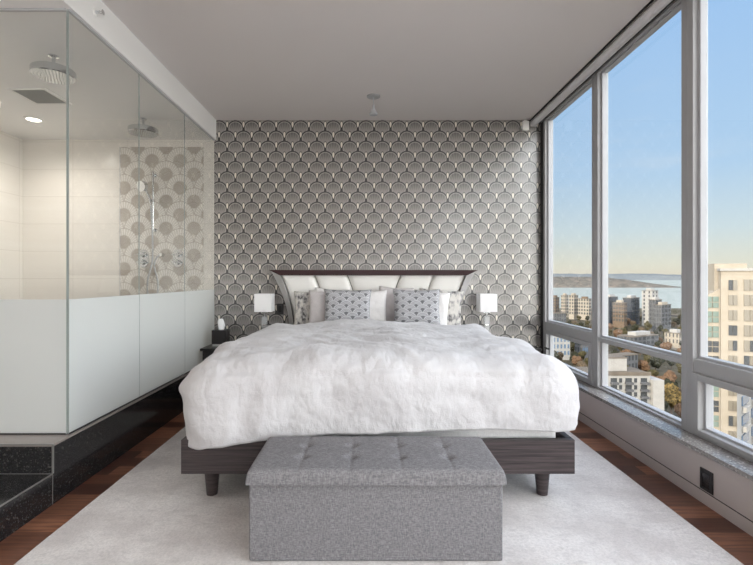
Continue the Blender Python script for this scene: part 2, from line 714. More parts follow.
struct(bx('floor', M_floor, XL, 2.1, YR, YW + 0.15, -0.12, 0.0), 'dark reddish brown wooden plank floor at the rug edges', 'floor')
struct(bx('ceiling', M_ceil, -1.6765, 1.96, YR, YW + 0.15, ZC, ZC + 0.12), 'smooth grey ceiling above the bed', 'ceiling')
struct(bx('wall_back', M_wallpaper, -1.70, 1.99, YW, YW + 0.15, 0.0, ZC), 'grey art deco fan wallpaper wall behind the bed', 'wall')
struct(bx('wall_shower', M_tile, XL, -1.701, YW, YW + 0.15, 0.0, ZD), 'beige tiled end wall inside the shower', 'wall')
struct(bx('wall_left', M_tile, XL - 0.15, XL, YR, YW + 0.15, 0.0, ZC), 'pale tiled wall at the far left of the shower', 'wall')
struct(bx('wall_rear', M_rear, XL - 0.15, 2.1, YR - 0.15, YR, 0.0, ZC), 'plain pale wall behind the camera', 'wall')
# bulkhead over the shower side
struct(bx('trim_1', M_white, XL, -1.677, YR, YW, ZD, ZC), 'white bulkhead over the glass shower', 'bulkhead')
struct(bx('trim_5', M_gasket, 1.7825, 1.785, YR, YW, 0.066, 0.0705), 'thin dark joint line above the taupe baseboard', 'trim')
# low wall under the windows, its flush baseboard and the granite sill
struct(bx('wall_right', M_lowwall, 1.784, 2.0, YR, YW, 0.0, 0.27), 'low taupe wall under the windows', 'wall')
struct(bx('baseboard_right', M_lowwall, 1.7828, 1.784, YR, YW, 0.0, 0.066), 'taupe baseboard along the low window wall', 'baseboard')
struct(bx('trim_2', M_sill, 1.757, 2.0, YR, YW, 0.27, 0.295, bev=0.003), 'grey granite sill under the windows', 'window sill')
struct(bx('trim_3', M_alu, 1.885, 1.955, YR, YW, 2.912, ZC), 'metal head channel along the window tops', 'trim')

XF, XG = 1.885, 1.945
mull = [4.93, 3.845, 2.728, 1.611, 0.494, -0.623, -1.74, -2.86]


def window(n, ya, yb, zt, zlow, zb, sash, label):
    """bay from ya (near) to yb (far)"""
    bm = bmesh.new()
    box(bm, XF, XG + 0.03, ya, ya + 0.05, 0.295, 2.912, 0.003)
    box(bm, XF, XG + 0.03, yb - 0.05, yb, 0.295, 2.912, 0.003)
    box(bm, XF, XG + 0.03, ya + 0.05, yb - 0.05, 2.900, 2.912)
    w = obj('window_%d' % n, bm, M_alu)
    struct(w, label, 'window')
    a, b = ya + 0.05, yb - 0.05
    bx('transom', M_alu, XF + 0.004, XG + 0.03, a, b, zlow + 0.01, zt, w, 0.004)
    bx('bottom_rail', M_alu, XF + 0.004, XG + 0.03, a, b, 0.295, 0.31, w)
    # glazing bead round the upper pane
    bm = bmesh.new()
    bw = 0.022
    X0 = XG - 0.03
    box(bm, X0, XG + 0.012, a, a + bw, zt, 2.90)
    box(bm, X0, XG + 0.012, b - bw, b, zt, 2.90)
    box(bm, X0, XG + 0.012, a + bw, b - bw, 2.887, 2.90)
    box(bm, X0, XG + 0.012, a + bw, b - bw, zt, zt + 0.016)
    obj('glazing_bead', bm, M_bead, w)
    bx('upper_pane', M_glass, XG - 0.004, XG + 0.004, a + bw, b - bw, zt + 0.016, 2.887, w)
    if sash:
        bm = bmesh.new()
        sw = 0.05
        x0, x1 = XF - 0.008, XG + 0.02
        box(bm, x0, x1, a, a + sw, 0.31, zlow + 0.01, 0.004)
        box(bm, x0, x1, b - sw, b, 0.31, zlow + 0.01, 0.004)
        box(bm, x0, x1, a + sw, b - sw, zlow - 0.03, zlow + 0.01, 0.004)
        box(bm, x0, x1, a + sw, b - sw, 0.31, zb - 0.005, 0.004)
        s = obj('lower_sash', bm, M_alu, w)
        bm = bmesh.new()
        c, d = a + sw, b - sw
        box(bm, X0, XG + 0.012, c, c + 0.015, zb - 0.005, zlow - 0.03)
        box(bm, X0, XG + 0.012, d - 0.015, d, zb - 0.005, zlow - 0.03)
        box(bm, X0, XG + 0.012, c + 0.015, d - 0.015, zb - 0.005, zb + 0.008)
        obj('glazing_bead', bm, M_bead, s)
        bx('pane', M_glass, XG - 0.004, XG + 0.004, c + 0.015, d - 0.015, zb + 0.008, zlow - 0.03, s)
    else:
        s = w
        bm = bmesh.new()
        box(bm, X0, XG + 0.012, a, a + 0.02, 0.31, zlow + 0.01)
        box(bm, X0, XG + 0.012, b - 0.02, b, 0.31, zlow + 0.01)
        box(bm, X0, XG + 0.012, a + 0.02, b - 0.02, 0.31, 0.322)
        obj('glazing_bead', bm, M_bead, w)
        bx('lower_pane', M_glass, XG - 0.004, XG + 0.004, a + 0.02, b - 0.02, 0.322, zlow + 0.01, w)
    return w, s


win_lab = ['narrow window bay next to the wallpaper with an opening lower sash',
           'middle window bay with fixed upper and lower panes',
           'near window bay at the right edge of the photo',
           'window bay beside the camera', 'window bay just behind the camera', 'window bay further behind the camera', 'last window bay by the rear wall']
w1, s1 = window(1, mull[1], YW - 0.07, 0.742, 0.645, 0.345, True, win_lab[0])
window(2, mull[2], mull[1], 0.717, 0.672, 0.32, False, win_lab[1])
for i in range(2, 7):
    window(i + 1, mull[i + 1], mull[i], 0.735, 0.645 if i % 2 == 0 else 0.672, 0.342, i % 2 == 0, win_lab[i])
struct(bx('trim_4', M_gasket, XF - 0.002, 1.985, YW - 0.07, YW, 0.295, 2.90), 'dark jamb strip between wallpaper and window', 'trim')
# crank handle on the first lower sash
bm = bmesh.new()
box(bm, 1.855, 1.878, 4.78, 4.83, 0.46, 0.475, 0.003)
box(bm, 1.84, 1.862, 4.74, 4.83, 0.47, 0.482, 0.003)
hd = obj('handle', bm, M_dark, s1)
tag(hd, 'small black window handle')

# ================================================================== ROLLER BLIND
rb = thing('roller_blind', 'long pale grey roller blind rolled up along the ceiling above the windows', 'blind', (1.806, 1.0, 2.90))
bm = bmesh.new()
cone(bm, (0, -4.1, 0.002), (0, 4.035, 0.002), 0.034, 0.034, 24)
obj('rolled_fabric', bm, M_blind, rb, True, 40)
bx('hem_bar', M_gasket, 0.026, 0.05, -4.1, 4.0, -0.012, 0.008, rb)
bm = bmesh.new()
box(bm, -0.036, 0.036, 4.035, 4.045, -0.034, 0.038, 0.004)
obj('end_bracket', bm, M_plast, rb)
bm = bmesh.new()
box(bm, -0.044, -0.036, -4.1, 4.035, 0.026, 0.038)
obj('ceiling_track', bm, M_gasket, rb)

# ================================================================== SHOWER
GX, GY = -1.70, 2.60
ZB = 0.32
pl = bx('shower_plinth', M_granite, XL + 0.001, -1.677, 2.443, YW - 0.001, 0.0, ZB - 0.012, bev=0.002)
tag(pl, 'raised black granite plinth under the glass shower', 'plinth')
tag(bx('sheen_cap', M_topsheen, XL + 0.001, -1.677, 2.443, YW - 0.001, ZB - 0.012, ZB, pl), 'plinth top with its grazing reflection painted in taupe')  # lighter cap paints the grazing reflection on the granite top
bm = bmesh.new()
box(bm, XL + 0.001, -1.6765, 2.4415, 2.452, ZB - 0.006, ZB + 0.0005)
box(bm, -1.684, -1.6762, 2.4412, 2.449, 0.165, ZB + 0.0003)
tag(obj('polished_edge', bm, M_edge, pl), 'pale polished edge')
st = bx('shower_step', M_granite, XL + 0.001, -1.6775, 1.2, 2.441, 0.0, 0.165, bev=0.002)
tag(st, 'low black granite step in front of the shower plinth', 'step')
bm = bmesh.new()
box(bm, -1.683, -1.6768, 1.2, 2.4412, 0.160, 0.1655)
box(bm, -1.681, -1.6768, 2.437, 2.4412, 0.0, 0.16)
box(bm, XL + 0.001, -1.683, 2.434, 2.4412, 0.160, 0.1655)
tag(obj('polished_edge', bm, M_edge, st), 'pale polished edge')

ZFR = 1.082
sg = thing('shower_screen', 'clear glass shower screen with a frosted lower band', 'shower screen', (GX, GY, ZB))


def loc_bx(name, m, x0, x1, y0, y1, z0, z1, parent, off, bev=0):
    return bx(name, m, x0 - off[0], x1 - off[0], y0 - off[1], y1 - off[1], z0 - off[2], z1 - off[2], parent, bev)


off = (GX, GY, ZB)
seams = [2.60, 3.40, 4.24, YW - 0.002]
t = 0.004
for a, b in zip(seams, seams[1:]):
    p = loc_bx('side_panel', M_showerglass, GX - t, GX + t, a + 0.003, b - 0.003, ZFR, ZD - 0.012, sg, off)
    loc_bx('frosted_band', M_frost, GX - t, GX + t, a + 0.003, b - 0.003, ZB + 0.004, ZFR, p, off)
    loc_bx('glass_edge', M_glassedge, GX - t, GX + t, a - 0.0006, a + 0.0012, ZB + 0.004, ZD - 0.012, p, off)
p = loc_bx('front_panel', M_showerglass, XL + 0.002, GX - 0.0085, GY - t, GY + t, ZFR, ZD - 0.012, sg, off)
loc_bx('frosted_band', M_frost, XL + 0.002, GX - 0.0085, GY - t, GY + t, ZB + 0.004, ZFR, p, off)
loc_bx('glass_edge', M_glassedge, GX - 0.0085, GX - 0.0065, GY - t, GY + t, ZB + 0.004, ZD - 0.012, p, off)
bm = bmesh.new()
box(bm, -0.008, 0.008, 0, YW - 0.002 - GY, ZD - 0.012 - ZB, ZD - 0.001 - ZB)
box(bm, XL + 0.002 - GX, -0.008, -0.008, 0.008, ZD - 0.012 - ZB, ZD - 0.001 - ZB)
obj('top_channel', bm, M_bead, sg)
bm = bmesh.new()
box(bm, -0.009, 0.009, 0, YW - 0.002 - GY, 0.0, 0.008)
box(bm, XL + 0.002 - GX, -0.010, -0.009, 0.009, 0.0, 0.008)
obj('bottom_channel', bm, M_gasket, sg)

# mosaic panel on the end wall of the shower
tp = bx('tile_panel', M_mosaic, -2.725, -1.815, YW - 0.012, YW - 0.0005, ZB + 0.001, 2.642)
tag(tp, 'tall mosaic panel of beige fans on the shower end wall', 'tile panel')
bx('edge_trim', M_bead, -2.731, -2.725, YW - 0.013, YW - 0.0005, ZB + 0.001, 2.642, tp)


def rain_head(loc, label):
    r = thing('rain_shower_head', label, 'shower head', loc, 0, 'rain shower heads on the shower ceiling')
    bm = bmesh.new()
    lathe(bm, [(0.0, 0.0), (0.032, 0.0), (0.032, -0.008), (0.012, -0.012), (0.010, -0.075), (0.018, -0.09), (0.0, -0.09)])
    obj('ceiling_arm', bm, M_chrome, r, True, 40)
    bm = bmesh.new()
    lathe(bm, [(0.0, -0.088), (0.10, -0.09), (0.128, -0.094), (0.133, -0.10), (0.133, -0.140), (0.126, -0.146), (0.0, -0.146)], seg=40)
    h = obj('head', bm, M_chrome, r, True, 35)
    bm = bmesh.new()
    for ring in range(1, 7):
        for k in range(ring * 6):
            a = 2 * PI * k / (ring * 6)
            cone(bm, (0.019 * ring * math.cos(a), 0.019 * ring * math.sin(a), -0.1455), (0.019 * ring * math.cos(a), 0.019 * ring * math.sin(a), -0.151), 0.0045, 0.003, 6)
    obj('nozzles', bm, M_rubber, h)
    return r


rain_head((-2.16, 3.15, ZD), 'round chrome rain shower head nearer the front glass panel')
rain_head((-2.15, 4.38, ZD), 'round chrome rain shower head further back, before the fan mosaic')

v = thing('exhaust_vent', 'rectangular grey exhaust vent in the shower ceiling', 'vent', (-2.745, 3.843, ZD))
bm = bmesh.new()
for a in ((-0.155, 0.155, -0.168, -0.145), (-0.155, 0.155, 0.145, 0.168), (-0.155, -0.132, -0.145, 0.145), (0.132, 0.155, -0.145, 0.145)):
    box(bm, *a, -0.010, -0.0005)
obj('frame', bm, M_plast, v)
bm = bmesh.new()
box(bm, -0.132, 0.132, -0.145, 0.145, -0.004, -0.0005)
for k in range(15):
    y = -0.135 + k * 0.0193
    box(bm, -0.132, 0.132, y - 0.003, y + 0.003, -0.008, -0.004)
obj('grille', bm, M_vent, v)

d = thing('downlight', 'small round lit downlight in the shower ceiling', 'ceiling light', (-3.2, 4.39, ZD))
bm = bmesh.new()
lathe(bm, [(0.062, -0.0005), (0.082, -0.0005), (0.080, -0.010), (0.064, -0.013), (0.060, -0.006)], seg=32)
obj('bezel', bm, M_plast, d, True, 40)
bm = bmesh.new()
lathe(bm, [(0.0, -0.001), (0.061, -0.001), (0.058, -0.009), (0.0, -0.011)], seg=32)
obj('diffuser', bm, M_lamp, d)
ld = bpy.data.lights.new('downlight_glow', 'SPOT')
ld.energy = 40
ld.spot_size = math.radians(165)
ld.spot_blend = 0.9
ld.shadow_soft_size = 0.06
ld.color = (1.0, 0.94, 0.87)
lo = bpy.data.objects.new('downlight_glow', ld)
C.objects.link(lo)
lo.parent = d
lo.location = (0, 0, -0.03)
# added twin out of view over the step, kept for its extra light
d2 = copy_tree(d)
d2.location = (-3.2, 1.3, ZD)
d2['label'] = 'added second downlight over the step, unseen, for extra light'

# hand shower on a slide rail
hx, hy = -2.345, YW - 0.012
hs = thing('hand_shower', 'chrome hand shower on a slide rail over the fan mosaic', 'hand shower', (hx, hy, 1.43))
bm = bmesh.new()
cone(bm, (0, -0.045, 0.28), (0, -0.045, 0.93), 0.0095, 0.0095, 14)
for z in (0.30, 0.90):
    cone(bm, (0, -0.001, z), (0, -0.045, z), 0.011, 0.011, 14)
    cone(bm, (0, -0.001, z), (0, -0.008, z), 0.022, 0.022, 18)
obj('slide_rail', bm, M_chrome, hs, True, 40)
bm = bmesh.new()
box(bm, -0.035, 0.02, -0.075, -0.03, 0.60, 0.632, 0.006)
obj('slider', bm, M_chrome, hs)
bm = bmesh.new()
tube(bm, [(-0.005, -0.085, 0.56), (-0.012, -0.088, 0.62), (-0.04, -0.10, 0.70), (-0.07, -0.115, 0.765)], 0.011, 12)
cone(bm, (-0.066, -0.105, 0.762), (-0.082, -0.150, 0.752), 0.052, 0.056, 24)
obj('handset', bm, M_chrome, hs, True, 40)
bm = bmesh.new()
# hangs from the handset, down behind the frosted band in a loop and back up to the outlet
pts = [(-0.005, -0.085, 0.56), (0.012, -0.085, 0.3), (0.012, -0.08, 0.0), (-0.005, -0.075, -0.1), (-0.05, -0.065, -0.27),
       (-0.04, -0.065, -0.45), (0.0, -0.065, -0.51), (0.05, -0.065, -0.43), (0.06, -0.06, -0.27), (0.02, -0.055, -0.1), (0.04, -0.055, -0.01), (0.084, -0.045, 0.03)]
cur = []
for i in range(len(pts) - 1):
    p0, p1, p2, p3 = [Vector(pts[min(max(k, 0), len(pts) - 1)]) for k in (i - 1, i, i + 1, i + 2)]
    for q in range(6):
        s = q / 6
        cur.append(0.5 * ((2 * p1) + (p2 - p0) * s + (2 * p0 - 5 * p1 + 4 * p2 - p3) * s * s + (3 * p1 - p0 - 3 * p2 + p3) * s ** 3))
cur.append(Vector(pts[-1]))
tube(bm, cur, 0.009, 8)
obj('hose', bm, M_bead, hs, True, 50)
bm = bmesh.new()
cone(bm, (0.084, -0.001, 0.03), (0.084, -0.055, 0.03), 0.024, 0.018, 18)
obj('hose_outlet', bm, M_chrome, hs, True, 40)


def valve(loc, label):
    r = thing('shower_valve', label, 'shower valve', loc, 0, 'shower valves on the fan mosaic')
    bm = bmesh.new()
    n = 36
    f, k_ = [], []
    for i in range(n):
        a = 2 * PI * i / n
        cx, cz = 0.058 * math.cos(a), 0.060 * math.sin(a)
        cz += 0.04 if math.sin(a) > 0 else -0.04
        f.append(bm.verts.new((cx, -0.001, cz)))
        k_.append(bm.verts.new((cx * 0.94, -0.014, cz * 0.95)))
    for i in range(n):
        bm.faces.new((f[i], f[(i + 1) % n], k_[(i + 1) % n], k_[i]))
    bm.faces.new(k_)
    bm.faces.new(f[::-1])
    obj('plate', bm, M_chrome, r, True, 40)
    for z in (0.042, -0.042):
        bm = bmesh.new()
        cone(bm, (0, -0.012, z), (0, -0.055, z), 0.030, 0.026, 24)
        box(bm, -0.048, 0.048, -0.066, -0.05, z - 0.009, z + 0.009, 0.004)
        obj('knob', bm, M_chrome, r, True, 40)
    return r


valve((-2.47, YW - 0.012, 1.42), 'chrome shower valve left of the hanging hose')
valve((-2.09, YW - 0.012, 1.42), 'chrome shower valve right of the hanging hose')

# sprinkler on the bulkhead
sp = thing('fire_sprinkler', 'small chrome fire sprinkler on the white bulkhead', 'sprinkler', (-1.677, 2.815, 2.83))
bm = bmesh.new()
cone(bm, (0.0005, 0, 0), (0.007, 0, 0), 0.026, 0.022, 24)
obj('escutcheon', bm, M_plast, sp, True, 40)
bm = bmesh.new()
cone(bm, (0.006, 0, 0), (0.028, 0, 0), 0.010, 0.007, 14)
for s in (-1, 1):
    tube(bm, [(0.018, s * 0.008, 0), (0.034, s * 0.014, 0), (0.048, s * 0.006, 0)], 0.0028, 6)
cone(bm, (0.047, 0, 0), (0.050, 0, 0), 0.015, 0.016, 16)
obj('nozzle', bm, M_chrome, sp, True, 40)

# ================================================================== CEILING LAMP AND SENSOR
cl_ = thing('pendant_spotlight', 'small metal pendant spotlight hanging from the ceiling over the bed', 'ceiling light', (0.043, 4.386, ZC))
bm = bmesh.new()
lathe(bm, [(0, -0.0005), (0.064, -0.0005), (0.063, -0.009), (0.05, -0.014), (0, -0.016)], seg=32)
obj('ceiling_plate', bm, M_alu, cl_, True, 40)
bm = bmesh.new()
cone(bm, (0, 0, -0.014), (0, 0, -0.098), 0.0035, 0.0035, 10)
cone(bm, (0, 0, -0.085), (0, 0, -0.125), 0.010, 0.013, 16)
obj('stem', bm, M_bead, cl_, True, 40)
bm = bmesh.new()
lathe(bm, [(0, -0.122), (0.014, -0.122), (0.022, -0.14), (0.040, -0.168), (0.040, -0.178), (0.0, -0.172)], seg=28)
obj('shade', bm, M_bead, cl_, True, 40)

ms = thing('motion_sensor', 'small white motion sensor in the top right corner of the wallpaper', 'sensor', (1.71, YW - 0.0005, 2.87))
bm = bmesh.new()
box(bm, -0.033, 0.033, -0.045, 0, -0.055, 0.05, 0.008)
obj('housing', bm, M_plast, ms)
bm = bmesh.new()
box(bm, -0.055, -0.034, -0.04, 0, -0.045, 0.0, 0.004)
obj('mounting_arm', bm, M_vent, ms)
bm = bmesh.new()
box(bm, -0.012, 0.012, -0.03, 0, 0.05, 0.069, 0.003)
obj('cable_clip', bm, M_plast, ms)

# ================================================================== OUTLET AND SHADOW PLATE
so = thing('wall_outlet', 'black outlet plate on the low taupe wall under the near window', 'outlet', (1.7835, 2.425, 0.135))
bx('plate', M_dark, -0.008, -0.0002, -0.045, 0.045, -0.056, 0.056, so, 0.002)
bm = bmesh.new()
box(bm, -0.0095, -0.008, -0.026, 0.026, -0.038, 0.038, 0.0008)
obj('insert', bm, M_nightwood, so)
so2 = thing('shadow_plate', 'black shadow plate on the wallpaper between left lamp and headboard', 'switch', (-0.975, YW - 0.0005, 0.865))  # added black plate stands in for a blurred dark shadow
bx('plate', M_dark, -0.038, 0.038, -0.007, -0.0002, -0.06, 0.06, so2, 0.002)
bx('plate_centre', M_nightwood, -0.016, 0.016, -0.011, -0.007, -0.033, 0.033, so2, 0.002)

# ================================================================== RUG
bm = bmesh.new()
vs = grid(bm, 60, 60, lambda u, v: Vector((-1.472 + 3.025 * u, 0.6 + 3.5 * v, 0.015 + 0.002 * noise.noise(Vector((u * 20, v * 20, 1))))))
ext = bmesh.ops.extrude_edge_only(bm, edges=[e for e in bm.edges if len(e.link_faces) == 1])
for g in ext['geom']:
    if isinstance(g, bmesh.types.BMVert):
        g.co.z = 0.0005
tag(obj('area_rug', bm, M_rug, None, True, 50), 'large pale grey pile rug under the bed and bench', 'rug')

# ================================================================== BED
CX = 0.047
bed = thing('platform_bed', 'dark wood platform bed with a curved white leather headboard', 'bed', (CX, 2.42, 0.015))
BO = (CX, 2.42, 0.015)
HW = 1.037
loc_bx('front_rail', M_wood, CX - HW, CX + HW, 2.42, 2.455, 0.171, 0.351, bed, BO, 0.003)
for s in (-1, 1):
    xa, xb = sorted((CX + s * HW, CX + s * (HW - 0.035)))
    loc_bx('side_rail', M_wood, xa, xb, 2.455, 4.90, 0.171, 0.351, bed, BO, 0.003)
loc_bx('slat_deck', M_nightwood, CX - HW + 0.035, CX + HW - 0.035, 2.455, 4.90, 0.19, 0.22, bed, BO)
for (x, y) in ((-0.91, 2.53), (0.905, 2.53), (-0.91, 4.6), (0.905, 4.6)):
    bm = bmesh.new()
    cone(bm, (x, y - 2.42, 0.0025), (x, y - 2.42, 0.156), 0.029, 0.043, 24)
    obj('leg', bm, M_wood, bed, True, 40)
# headboard
hb = loc_bx('headboard', M_nightwood, CX - 0.86, CX + 0.86, 4.95, 5.02, 0.1, 1.24, bed, BO)
ZT, ZL = 1.233, 0.60
YH = 4.885


def hcurve(top, shift, z):
    q = (z - ZL) / (ZT - ZL)
    return top - math.copysign(shift, top) * (1 - max(q, 0) ** 2)


hp = -2.42
tops = [-0.976, -0.624, -0.276, 0.290, 0.640, 0.976]
for a, b_ in zip(tops, tops[1:]):
    bm = bmesh.new()

    def fn(u, v, a=a, b_=b_):
        z = ZL + (ZT - ZL) * v
        xa = hcurve(a, 0.13, z) + 0.004
        xb = hcurve(b_, 0.13, z) - 0.004
        x = xa + (xb - xa) * u
        k = 1 - abs(2 * u - 1) ** 5
        lean = 0.05 * (v ** 2)
        return Vector((x, YH - lean - 0.045 * math.sqrt(max(k, 0)) + hp + 0.05, z - 0.015))
    grid(bm, 24, 16, fn)
    ed = [e for e in bm.edges if len(e.link_faces) == 1]
    ex = bmesh.ops.extrude_edge_only(bm, edges=ed)
    for g in ex['geom']:
        if isinstance(g, bmesh.types.BMVert):
            g.co.y = 4.95 + hp
    obj('upholstered_panel', bm, M_leather, hb, True, 50)
# dark mitred top rail
bm = bmesh.new()
sec = [(YH - 0.075, 1.233, 0.978), (YH - 0.085, 1.290, 1.094), (5.02, 1.290, 1.094), (5.02, 1.233, 0.978)]
L = [bm.verts.new((-w, y + hp, z - 0.015)) for y, z, w in sec]
R_ = [bm.verts.new((w, y + hp, z - 0.015)) for y, z, w in sec]
for i in range(4):
    j = (i + 1) % 4
    bm.faces.new((L[i], L[j], R_[j], R_[i]))
bm.faces.new(L[::-1])
bm.faces.new(R_)
tag(obj('top_rail', bm, M_trimwood, hb), 'dark brown lacquered top rail')
for s in (-1, 1):
    bm = bmesh.new()

    def fw(u, v, s=s):
        q = v
        z = ZL + (1.288 - ZL) * v
        inner = 0.846 + 0.13 * min(1, (z - ZL) / (ZT - ZL)) ** 2
        outer = 0.90 + 0.194 * q ** 2.0
        x = inner + (outer - inner) * u
        # faceted like a mitred moulding
        y = YH - 0.07 * q ** 1.5 + 0.075 * u
        return Vector((s * x, y + hp, z - 0.015))
    grid(bm, 3, 20, fw)
    ed = [e for e in bm.edges if len(e.link_faces) == 1]
    ex = bmesh.ops.extrude_edge_only(bm, edges=ed)
    for g in ex['geom']:
        if isinstance(g, bmesh.types.BMVert):
            g.co.y = 5.02 + hp
    tag(obj('side_wing', bm, M_silver, hb, True, 40), 'curved silver side wing')

# ================================================================== MATTRESS
bm = bmesh.new()
box(bm, CX - 0.972, CX + 0.972, 2.485, 4.78, 0.222, 0.685, 0.035, 4)
tag(obj('mattress', bm, M_sheet, None, True, 60), 'white sheeted mattress showing under the duvet hem', 'mattress')

# ================================================================== DUVET
bm = bmesh.new()
r = 0.19
Wd = 1.07 - r
YF = 2.375         # outermost front
LF = YF + r        # where the front starts to roll
YHD = 4.41


def n3(x, y, z, s, seed=0):
    return noise.noise(Vector((x * s + seed, y * s + seed * 1.7, z * s)))


def duvet(u, v):
    su = 2 * u - 1
    S = Wd + r * PI / 2 + 0.20
    s = su * S
    T = (YHD - LF) + r * PI / 2 + 0.24
    t = v * T
    y_in = YHD - t
    dx = max(0, abs(s) - Wd)
    dt = max(0, LF - y_in)
    hyp = math.hypot(dx, dt)
    dd = max(dx, dt)
    # hem varies: lower at the front left corner, higher on the right
    if dd > 0:
        nx, ny = (math.copysign(dx, s) / hyp, -dt / hyp)
    else:
        nx = ny = 0
    lim = r * PI / 2
    cornerpull = 1.0
    hemscale = 1.0
    front = dt / (hyp + 1e-6)
    if dd > lim:
        extra = dd - lim
        # length past the roll
        fr = 1.0 - 0.40 * (su * 0.5 + 0.5) * front
        if su < -0.2:
            fr += 0.14 * min(1, (-su - 0.2) / 0.7) * front
        fr *= 1 - 0.25 * (1 - front)
        extra *= fr
        ex_d = extra
        hor = r + 0.012 * math.sin(min(extra / 0.22, 1) * PI) - 0.10 * max(0, extra - 0.05) * (1 - 0.6 * front)
        z = -r - ex_d
    else:
        hor = r * math.sin(dd / r)
        z = -r * (1 - math.cos(dd / r))
    cx = max(-Wd, min(Wd, s))
    cy = max(LF, y_in)
    x = CX + cx + nx * hor
    y = cy + ny * hor
    # crown and slow swell
    e = max(0.0, 1 - (abs(s) / (Wd + 0.1)) ** 2.4)
    crown = 0.028 * e
    headrise = 0.02 * max(0.0, min(1, (y_in - 3.2) / 1.2))
    ztop = 0.757 + crown - headrise
    z = ztop + z
    # normal guess
    if dd > 0:
        th = min(dd / r, PI / 2)
        n = Vector((nx * math.sin(th), ny * math.sin(th), math.cos(th)))
    else:
        n = Vector((0, 0, 1))
    p = Vector((x, y, z))
    w = 0.026 * n3(x, y, z, 2.4, 3) + 0.016 * n3(x, y, z, 5.5, 9)
    # diagonal creases and pulled ridges
    for (ax, ay, sc, amp, sd) in ((0.8, 0.6, 5.0, 0.017, 21), (-0.6, 0.8, 4.2, 0.015, 33), (0.3, 0.95, 6.5, 0.012, 47)):
        qa = x * ax + y * ay
        qb = -x * ay + y * ax
        wob = 0.16 * n3(x, y, z, 2.0, sd)
        m_ = max(0.0, 0.3 + n3(x, y, z, 1.6, sd + 5)) * 1.5
        val = noise.noise(Vector(((qa + wob) * sc, qb * sc * 0.28 - z * 1.2, sd)))
        w += amp * m_ * (1 - 2.2 * min(abs(val), 0.45))
    w += 0.005 * n3(x, y, z, 13, 2) + 0.0025 * n3(x, y, z, 30, 4)
    # slack folds on the hanging front
    if dd > lim * 0.6:
        w += 0.012 * math.sin(x * 7 + 2 * n3(x, y, z, 1.5, 1)) * front
    p += n * w
    if su < 0:
        p.x -= 0.035 * math.exp(-((y - 2.52) / 0.10) ** 2) * math.exp(-((z - 0.60) / 0.045) ** 2)
    # left head corner flops out a little
    if su < -0.55 and y_in > 3.9:
        k = min(1, (-su - 0.55) / 0.25) * min(1, (y_in - 3.9) / 0.3)
        p.x -= 0.07 * k
        p.z += 0.015 * k
    if su > 0.5 and y_in > 3.8:
        k = min(1, (su - 0.5) / 0.3) * min(1, (y_in - 3.8) / 0.4)
        p.x += 0.05 * k
    return p


grid(bm, 210, 170, duvet)
dv = obj('duvet', bm, M_duvet, None, True)
sm = dv.modifiers.new('thickness', 'SOLIDIFY')
sm.thickness = 0.022
sm.offset = -1
tag(dv, 'fluffy white faux fur duvet spread over the bed', 'duvet')


# ================================================================== PILLOWS
def cushion(name, label, cat, w, h, th, m, loc, tilt, rz=0, roll=0, group=None, sag=0.0, seed=0):
    """loc is the middle of the foot of the cushion; it stands up and leans back by tilt"""
    bm = bmesh.new()
    N = 26
    for side in (-1, 1):
        def fn(u, v, side=side):
            a, b = 2 * u - 1, 2 * v - 1
            k = max(0, (1 - a ** 4) * (1 - b ** 4)) ** 0.55
            pin = 1 - 0.07 * (1 - a * a) * b * b
            pin2 = 1 - 0.07 * (1 - b * b) * a * a
            x = a * w / 2 * pin2
            z = h / 2 + b * h / 2 * pin
            wr = 0.010 * noise.noise(Vector((a * 2.5 + seed, b * 2.5, side * 3))) + 0.006 * noise.noise(Vector((a * 6 + seed, b * 6, side * 5)))
            z -= sag * (1 - a * a) * max(0, b)
            return Vector((x, side * (th / 2 * k + wr * k), z))
        grid(bm, N, N, fn)
    bmesh.ops.remove_doubles(bm, verts=bm.verts[:], dist=0.0008)
    o = obj(name, bm, m, None, True)
    o.location = loc
    o.rotation_euler = (-tilt, roll, rz)
    return tag(o, label, cat, group)


G = 'pillows and cushions propped against the headboard'
ZP = 0.696
cushion('pillow_sham', 'leaf patterned grey sham leaning at the far left of the headboard', 'pillow', 0.44, 0.375, 0.07, M_leaf, (-0.555, 4.715, ZP), 0.10, 0.0, 0, G, seed=1)
cushion('satin_pillow', 'smooth silver grey pillow beside the left leaf patterned sham', 'pillow', 0.43, 0.385, 0.08, M_greypillow, (-0.40, 4.60, ZP), 0.13, 0.03, 0.02, G, seed=2)
cushion('bed_pillow', 'white pillow peeping up behind the silver grey pillow', 'pillow', 0.36, 0.405, 0.05, M_whitepillow, (-0.40, 4.79, ZP), 0.0, 0, 0.05, G, seed=3)
cushion('fan_cushion', 'left of the two grey cushions with a fan pattern', 'cushion', 0.47, 0.405, 0.11, M_fancush, (-0.213, 4.47, ZP + 0.004), 0.22, 0.0, 0.01, G, seed=4)
cushion('satin_pillow', 'shiny white pillow between the two fan patterned cushions', 'pillow', 0.40, 0.395, 0.075, M_whitepillow, (-0.02, 4.60, ZP), 0.17, -0.05, 0, G, seed=5)
cushion('bed_pillow', 'pale grey pillow rising behind the right fan cushion, near the middle', 'pillow', 0.36, 0.42, 0.07, M_greypillow, (0.255, 4.71, ZP), 0.05, 0.05, 0.07, G, seed=6)
cushion('fan_cushion', 'right of the two grey cushions with a fan pattern', 'cushion', 0.47, 0.405, 0.11, M_fancush, (0.468, 4.47, ZP + 0.004), 0.22, -0.02, 0.0, G, seed=7)
cushion('satin_pillow', 'pale pillow wedged behind the right fan cushion, by the leaf sham', 'pillow', 0.36, 0.385, 0.07, M_whitepillow, (0.60, 4.60, ZP), 0.17, -0.1, 0.10, G, seed=8)
